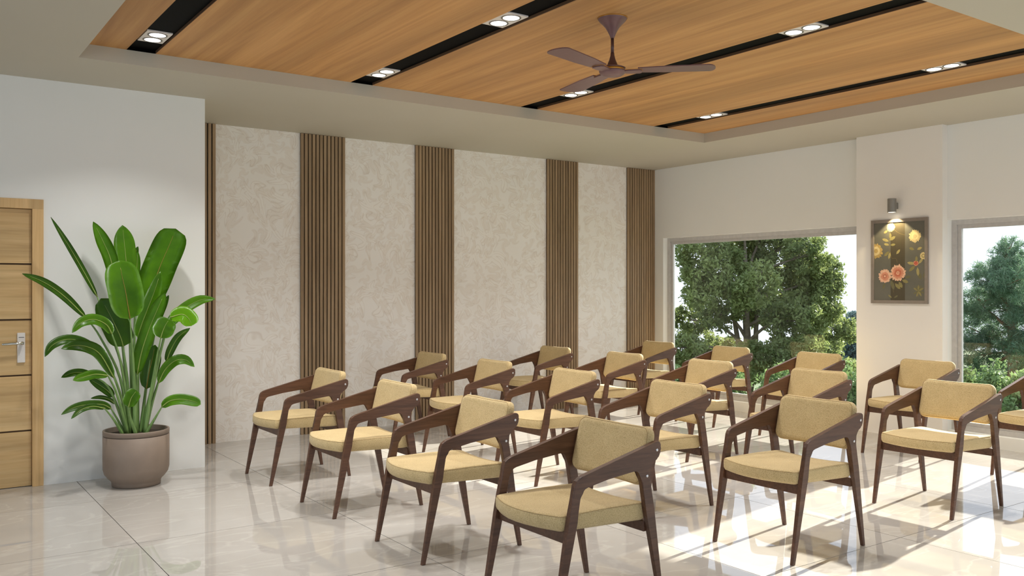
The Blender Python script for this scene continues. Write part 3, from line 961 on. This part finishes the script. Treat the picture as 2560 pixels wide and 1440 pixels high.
LEAVES = [
    (0.020, [(-0.545, 0.1, 1.928), (-0.426, 0.08, 1.714), (-0.335, 0.05, 1.533), (-0.257, 0.03, 1.367)], [(-0.183, 0.02, 1.142), (-0.088, 0.01, 0.822), (-0.036, 0.0, 0.378)]),
    (0.029, [(-0.75, -0.15, 1.526), (-0.614, -0.11, 1.468), (-0.481, -0.07, 1.369), (-0.344, -0.05, 1.222)], [(-0.25, -0.03, 1.083), (-0.113, -0.01, 0.781), (-0.052, 0.0, 0.379)]),
    (0.049, [(-0.265, 0.14, 1.911), (-0.203, 0.14, 1.78), (-0.148, 0.13, 1.635), (-0.117, 0.11, 1.43)], [(-0.084, 0.07, 1.05), (-0.026, 0.02, 0.374)]),
    (0.072, [(-0.059, 0.18, 1.896), (-0.048, 0.18, 1.786), (-0.036, 0.17, 1.638), (-0.026, 0.15, 1.43)], [(-0.023, 0.1, 1.047), (-0.013, 0.03, 0.371)]),
    (0.029, [(0.055, 0.2, 1.742), (0.024, 0.2, 1.655), (-0.004, 0.19, 1.52), (-0.022, 0.17, 1.371)], [(-0.019, 0.12, 1.046), (-0.003, 0.05, 0.368)]),
    (0.023, [(0.041, 0.15, 1.704), (0.038, 0.15, 1.624), (0.03, 0.14, 1.519), (0.02, 0.13, 1.371)], [(0.008, 0.1, 1.046), (0.003, 0.05, 0.367)]),
    (0.116, [(0.31, 0.12, 1.88), (0.26, 0.11, 1.757), (0.194, 0.1, 1.604), (0.127, 0.08, 1.424), (0.058, 0.05, 1.194)], [(0.018, 0.03, 0.902), (0.005, 0.01, 0.372)]),
    (0.113, [(-0.155, -0.19, 1.626), (-0.138, -0.2, 1.514), (-0.117, -0.2, 1.416), (-0.097, -0.19, 1.303), (-0.079, -0.17, 1.212)], [(-0.053, -0.12, 0.973), (-0.033, -0.09, 0.683), (-0.021, -0.06, 0.376)]),
    (0.090, [(-0.255, -0.09, 1.357), (-0.205, -0.1, 1.255), (-0.161, -0.1, 1.16), (-0.124, -0.09, 1.074), (-0.106, -0.08, 1.013)], [(-0.073, -0.05, 0.768), (-0.04, -0.02, 0.372)]),
    (0.038, [(-0.467, -0.27, 1.128), (-0.407, -0.25, 1.194), (-0.32, -0.22, 1.213), (-0.238, -0.19, 1.174), (-0.198, -0.17, 1.108)], [(-0.143, -0.13, 0.949), (-0.085, -0.08, 0.656), (-0.049, -0.04, 0.376)]),
    (0.032, [(-0.612, -0.13, 0.964), (-0.567, -0.12, 1.038), (-0.478, -0.1, 1.075), (-0.373, -0.07, 1.056), (-0.264, -0.05, 0.994)], [(-0.171, -0.03, 0.829), (-0.094, -0.02, 0.593), (-0.054, -0.01, 0.372)]),
    (0.043, [(-0.524, -0.21, 1.019), (-0.437, -0.19, 1.037), (-0.345, -0.16, 1.02), (-0.263, -0.13, 0.96), (-0.171, -0.1, 0.792)], [(-0.112, -0.07, 0.629), (-0.066, -0.04, 0.377)]),
    (0.026, [(-0.492, 0.01, 0.805), (-0.424, 0.01, 0.832), (-0.357, 0.01, 0.831), (-0.282, 0.01, 0.804)], [(-0.176, 0.01, 0.697), (-0.061, 0.01, 0.37)]),
    (0.032, [(-0.465, -0.29, 0.809), (-0.395, -0.25, 0.823), (-0.311, -0.2, 0.834), (-0.222, -0.16, 0.817)], [(-0.155, -0.11, 0.679), (-0.07, -0.06, 0.38)]),
    (0.032, [(-0.312, 0.03, 0.781), (-0.252, 0.03, 0.743), (-0.193, 0.02, 0.694), (-0.152, 0.01, 0.647)], [(-0.111, 0.0, 0.52), (-0.063, 0.0, 0.371)]),
    (0.014, [(-0.279, 0.15, 0.63), (-0.221, 0.13, 0.636), (-0.167, 0.1, 0.621), (-0.127, 0.07, 0.586)], [(-0.088, 0.05, 0.498), (-0.046, 0.03, 0.366)]),
    (0.026, [(-0.515, -0.15, 0.566), (-0.438, -0.13, 0.604), (-0.336, -0.11, 0.619), (-0.238, -0.08, 0.605), (-0.182, -0.06, 0.57)], [(-0.129, -0.05, 0.47), (-0.093, -0.04, 0.38)]),
    (0.020, [(-0.469, -0.25, 0.546), (-0.405, -0.22, 0.597), (-0.323, -0.18, 0.611), (-0.239, -0.14, 0.586)], [(-0.173, -0.11, 0.496), (-0.113, -0.09, 0.388)]),
    (0.049, [(-0.051, -0.25, 0.71), (-0.072, -0.25, 0.684), (-0.089, -0.24, 0.65), (-0.1, -0.22, 0.593)], [(-0.081, -0.19, 0.512), (-0.039, -0.17, 0.389)]),
    (0.041, [(0.572, 0.01, 1.347), (0.46, 0.0, 1.339), (0.348, 0.0, 1.28), (0.256, 0.0, 1.191), (0.216, 0.0, 1.133)], [(0.17, 0.0, 0.956), (0.086, 0.0, 0.607), (0.03, 0.0, 0.371)]),
    (0.061, [(0.332, -0.23, 1.153), (0.312, -0.22, 1.205), (0.27, -0.2, 1.238), (0.193, -0.17, 1.215)], [(0.16, -0.11, 1.051), (0.097, -0.05, 0.67), (0.042, -0.02, 0.364)]),
    (0.072, [(0.185, -0.19, 1.207), (0.158, -0.19, 1.164), (0.141, -0.18, 1.118), (0.129, -0.17, 1.069)], [(0.106, -0.13, 0.894), (0.071, -0.09, 0.618), (0.042, -0.07, 0.371)]),
    (0.049, [(0.153, -0.07, 1.556), (0.117, -0.07, 1.43), (0.067, -0.06, 1.284), (0.022, -0.05, 1.154), (0.002, -0.04, 1.067)], [(-0.004, -0.03, 0.82), (-0.007, -0.02, 0.372)]),
    (0.052, [(0.169, -0.13, 1.398), (0.122, -0.13, 1.291), (0.064, -0.12, 1.141), (0.014, -0.1, 0.969), (-0.012, -0.08, 0.81)], [(-0.011, -0.05, 0.619), (-0.004, -0.03, 0.37)]),
    (0.023, [(0.244, 0.07, 1.376), (0.21, 0.07, 1.304), (0.176, 0.06, 1.221), (0.148, 0.05, 1.133)], [(0.101, 0.03, 0.898), (0.027, 0.01, 0.367)]),
    (0.029, [(0.351, -0.11, 1.133), (0.27, -0.1, 1.067), (0.221, -0.08, 0.974), (0.195, -0.06, 0.888)], [(0.149, -0.04, 0.754), (0.081, -0.02, 0.522), (0.039, -0.01, 0.369)]),
    (0.038, [(0.372, -0.15, 0.847), (0.314, -0.13, 0.899), (0.245, -0.11, 0.895), (0.179, -0.09, 0.832), (0.137, -0.07, 0.734)], [(0.097, -0.05, 0.582), (0.051, -0.03, 0.368)]),
    (0.038, [(0.395, -0.23, 0.576), (0.344, -0.21, 0.601), (0.266, -0.18, 0.618), (0.195, -0.15, 0.606), (0.147, -0.12, 0.563)], [(0.102, -0.1, 0.477), (0.048, -0.08, 0.375)]),
    (0.064, [(0.135, 0.02, 1.01), (0.116, 0.02, 0.913), (0.093, 0.02, 0.811), (0.071, 0.01, 0.689)], [(0.052, 0.0, 0.551), (0.03, 0.0, 0.368)]),
]
SPECIAL = {7: ('leaf', 'midrib_warm'), 6: ('leaf', 'midrib_warm'), 20: ('leaf_bright', 'midrib'), 21: ('leaf', 'midrib'), 9: ('leaf', 'midrib'), 28: ('leaf_dark', 'midrib_warm')}
DARK = {0, 1, 4, 8, 10, 11, 12, 14, 15, 16, 17, 24, 25, 28}
ROUND = {6: .34, 7: .40, 8: .55, 18: .5, 20: .42, 21: .42, 27: .5, 13: .7, 23: .75, 2: 1.0, 3: 1.0}
FACE = Vector((-0.22, -0.93, 0.30)).normalized()
def make_leaf(i, hw, blade, stalk):
    pts = catmull(blade, 18)
    rt = ROUND.get(i, 0.85)
    n = len(pts)
    bm = bmesh.new()
    rows = []
    for k in range(n):
        u = k / (n - 1)                       # 0 at tip, 1 at base
        t = (pts[min(k + 1, n - 1)] - pts[max(k - 1, 0)]).normalized()
        W = t.cross(FACE).normalized()
        N = W.cross(t).normalized()
        if N.dot(FACE) < 0: N = -N
        tip = 1.0
        bs = min(1.0, (1 - u) / 0.42)
        bs = math.sqrt(max(0.0, 1 - (1 - bs) ** 2)) * .94 + .06
        if u < .45:
            q = 1 - u / .45
            tip = (1 - q ** (1.25 / max(rt, .3) + .6)) ** (0.5 if rt < .6 else .8)
        wid = hw * tip * bs + 0.0015
        row = []
        for s in (-1, -.55, -.15, 0, .15, .55, 1):
            fold = 0.20 * hw * (abs(s) ** 1.3) * 1.0
            wave = 0.03 * hw * math.sin(u * 19 + s * 2 + i)
            row.append(bm.verts.new(pts[k] + W * (s * wid) + N * ((fold if i not in (18, 21) else fold * .6) * (wid / hw) + wave * abs(s) + 0.0)))
        rows.append(row)
    for a, b in zip(rows[:-1], rows[1:]):
        for j in range(6):
            bm.faces.new((a[j], a[j + 1], b[j + 1], b[j]))
    # give the blade thickness
    geom = bmesh.ops.solidify(bm, geom=list(bm.faces), thickness=0.0012)
    lm, rm = SPECIAL.get(i, ('leaf_dark' if i in DARK else 'leaf', 'midrib'))
    leaf = obj('leaf', bm, M[lm], plant, True)
    bm = bmesh.new()
    mid = [p + FACE * 0.0022 for p in pts[2:]]
    m = len(mid)
    tube(bm, mid, [0.0010 + 0.0036 * (k / (m - 1)) ** 1.4 for k in range(m)], 6)
    obj('midrib', bm, M[rm], leaf, True)
    st = catmull([blade[-1]] + list(stalk), 16)
    st[-1].z -= 0.01
    big = 1.0 + min(hw / .1, 1.2)
    bm = bmesh.new()
    tube(bm, st, [0.0045 + 0.0062 * big * (k / 15) ** 1.0 for k in range(16)], 10)
    obj('stalk', bm, M['stem'], leaf, True)
for i, (hw, bl, stk) in enumerate(LEAVES):
    make_leaf(i, hw, bl, stk)

# ------------------------------------------------------------------ garden: trees and shrubs beyond the glass
GZ = -2.3
bm = bmesh.new()
bmesh.ops.create_grid(bm, x_segments=24, y_segments=24, size=22)
bm.transform(Matrix.Translation((31, 14, GZ)))
for v in bm.verts:
    v.co.z += 0.12 * math.sin(v.co.x * .7) * math.cos(v.co.y * .5)
g = obj('ground_outside', bm, M['ground'])
tag(g, 'sloping lawn below the trees outside', kind='structure')

def leaf_cloud(name, blobs, n, size, aspect, mat, parent, org, droop=0.0, shell=0.45):
    vol = np.array([b[3] ** 2 for b in blobs]); pr = vol / vol.sum()
    idx = rng.choice(len(blobs), n, p=pr)
    B = np.array([b[:3] for b in blobs])[idx] - np.array(org)
    Rr = np.array([b[3] for b in blobs])[idx]
    d = rng.normal(size=(n, 3)); d /= np.linalg.norm(d, axis=1)[:, None]
    # clumps: quantise directions a little so foliage gathers in tufts
    k = 60
    tu = rng.normal(size=(len(blobs), k, 3)); tu /= np.linalg.norm(tu, axis=2)[:, :, None]
    tu *= (shell + (1.25 - shell) * rng.random((len(blobs), k, 1)) ** .7)
    c = tu[idx, rng.integers(0, k, n)]
    off = c * Rr[:, None] + d * (Rr * 0.36 * rng.random(n) ** .8)[:, None]
    off[:, 2] *= 0.88
    P0 = B + off
    a = rng.normal(size=(n, 3)); a[:, 2] -= droop; a /= np.linalg.norm(a, axis=1)[:, None]
    h = rng.normal(size=(n, 3)); b = np.cross(a, h); b /= np.linalg.norm(b, axis=1)[:, None]
    s = size * (0.6 + 0.8 * rng.random(n))[:, None]
    V = np.stack([P0 - a * s, P0 + b * s * aspect, P0 + a * s, P0 - b * s * aspect], 1).reshape(-1, 3)
    me = bpy.data.meshes.new(name)
    me.vertices.add(4 * n); me.loops.add(4 * n); me.polygons.add(n)
    me.vertices.foreach_set('co', V.astype(np.float32).ravel())
    me.loops.foreach_set('vertex_index', np.arange(4 * n, dtype=np.int32))
    me.polygons.foreach_set('loop_start', np.arange(0, 4 * n, 4, dtype=np.int32))
    me.polygons.foreach_set('loop_total', np.full(n, 4, dtype=np.int32))
    me.update(); me.validate()
    o = link(name, me, mat, parent)
    o['kind'] = 'stuff'
    return o

def tree(name, label, cat, blobs, base, trunk_top, n, size, aspect, leafm, barkm, r0, group, droop=0.0, stems=1):
    root = empty(name, base)
    tag(root, label, cat, group)
    o = Vector(base)
    top = Vector(trunk_top) - o
    for s in range(stems):
        j = Vector((random.uniform(-.5, .5), random.uniform(-.5, .5), 0)) * (s > 0)
        bm = bmesh.new()
        path = [Vector((0, 0, -.1)) + j * .3, top * .35 + j * .8 + Vector((.06, -.05, 0)), top * .7 + j * 1.3, top + j * 1.6]
        tube(bm, catmull(path, 14), [r0 * (1 - .6 * k / 13) / (1 + .5 * (s > 0)) for k in range(14)], 9)
        trunk = obj('trunk', bm, barkm, root, True)
        if s == 0: main = trunk
    for b in blobs:
        c = Vector(b[:3]) - o
        f = min(max((c.z - 0.8) / max(top.z, .1), .35), .98)
        st = top * f
        bm = bmesh.new()
        mid = (st + c) * .5 + Vector((random.uniform(-.2, .2), random.uniform(-.2, .2), random.uniform(-.05, .25)))
        tube(bm, catmull([st, mid, c], 8), [max(r0 * .38 * (1 - .8 * k / 7), .012) for k in range(8)], 6)
        for q in range(4):
            dd = Vector((random.gauss(0, 1), random.gauss(0, 1), random.gauss(.3, .8))).normalized() * b[3] * .8
            tube(bm, catmull([mid.lerp(c, .6), c + dd * .5, c + dd], 5), [.022, .018, .014, .010, .006], 5)
        obj('branch', bm, barkm, main, True)
    leaf_cloud('foliage', blobs, n, size, aspect, leafm, root, base, droop)
    return root
BROADLEAF = [
    (20.22, 18.57, 2.4, 0.70), (22.91, 19.47, 2.94, 0.90), (23.66, 18.61, 2.67, 0.89), (23.03, 17.06, 2.41, 0.64),
    (24.14, 17.22, 1.81, 0.57), (20.83, 19.38, 3.44, 0.63), (22.42, 19.05, 4.01, 0.90), (23.83, 18.59, 3.78, 0.72),
    (20.07, 18.51, 1.49, 0.60), (20.9, 17.68, 1.61, 0.79), (23.95, 18.68, 1.43, 1.00), (23.76, 17.24, 0.99, 0.78),
    (21.33, 20.25, 0.39, 0.50), (19.32, 18.69, -0.36, 0.60), (21.38, 18.97, 0.68, 0.53), (22.96, 18.93, 0.78, 0.52),
    (22.76, 17.15, 0.45, 0.81), (25.57, 17.97, -0.03, 0.67), (22.29, 20.12, -0.82, 0.79), (21.24, 17.44, -0.79, 0.60),
    (22.11, 16.81, -0.73, 0.84), (24.48, 17.16, -1.05, 0.76)]
tree('broadleaf_tree', 'large leafy green tree filling the window beside the slat wall', 'tree', BROADLEAF, (22.16, 18.63, GZ), (22.2, 18.6, 1.9), 120000, 0.064, 0.45, M['tree_leaf'], M['bark'], 0.17, 'trees outside', stems=3)
PINE = [
    (26.16, 12.44, 2.59, 0.30), (25.94, 12.56, 2.17, 0.41), (27.05, 12.6, 2.13, 0.40), (25.87, 12.85, 1.66, 0.51),
    (25.6, 12.12, 1.6, 0.56), (28.57, 12.82, 1.61, 0.61), (26.34, 13.44, 1.02, 0.54), (27.16, 13.15, 0.83, 0.62),
    (26.54, 12.02, 0.75, 0.68), (27.46, 14.13, 0.13, 0.54), (27.74, 13.48, -0.04, 0.56), (26.35, 11.93, -0.15, 0.68),
    (27.54, 11.82, 0.51, 0.69), (26.75, 13.71, -0.62, 0.55), (27.51, 13.14, -0.79, 0.48), (28.97, 12.88, -1.15, 0.74),
    (27.91, 11.86, -0.44, 0.70), (26.98, 13.92, -1.37, 0.44)]
tree('pine_tree', 'blue green pine tree seen through the window right of the pillar', 'tree', PINE, (26.94, 12.82, GZ), (26.9, 12.8, 2.6), 90000, 0.075, 0.11, M['pine_leaf'], M['pine_bark'], 0.15, 'trees outside')
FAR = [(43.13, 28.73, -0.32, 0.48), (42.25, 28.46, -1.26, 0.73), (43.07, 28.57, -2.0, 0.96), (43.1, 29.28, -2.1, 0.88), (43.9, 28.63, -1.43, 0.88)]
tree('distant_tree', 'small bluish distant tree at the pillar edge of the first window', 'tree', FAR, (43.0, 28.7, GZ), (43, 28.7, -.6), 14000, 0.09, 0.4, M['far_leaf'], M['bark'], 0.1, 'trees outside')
SHRUBS = [([(16.48, 15.94, -1.22, 0.61), (16.55, 15.07, -1.19, 0.59), (16.8, 14.7, -1.02, 0.5)], 'low leafy shrub under the big tree, nearest the slat wall corner'),
          ([(18.9, 14.6, -1.21, 0.6), (18.9, 14.2, -1.06, 0.64), (19.18, 14.21, -1.29, 0.61), (19.04, 13.4, -1.15, 0.69), (19.58, 13.1, -1.21, 0.70), (19.78, 12.58, -1.31, 0.69)], 'long leafy shrub beside the big tree, nearest the pillar'),
          ([(19.96, 10.41, -1.0, 0.55), (20.49, 10.13, -0.9, 0.6), (20.35, 9.55, -1.1, 0.6), (21.01, 9.34, -1.2, 0.6), (22.12, 9.23, -1.51, 0.55), (22.22, 8.7, -1.36, 0.54)], 'low leafy shrub below the pine tree')]
for bl, lab in SHRUBS:
    full = bl + [(x, y, -1.85, r * 1.0) for x, y, z, r in bl]
    c = np.mean([b[:2] for b in bl], 0)
    tree('shrub', lab, 'shrub', full, (float(c[0]), float(c[1]), GZ), (float(c[0]), float(c[1]), -1.3), 5600 * len(bl), 0.055, 0.45, M['shrub_leaf'], M['bark'], 0.05, 'shrubs outside')
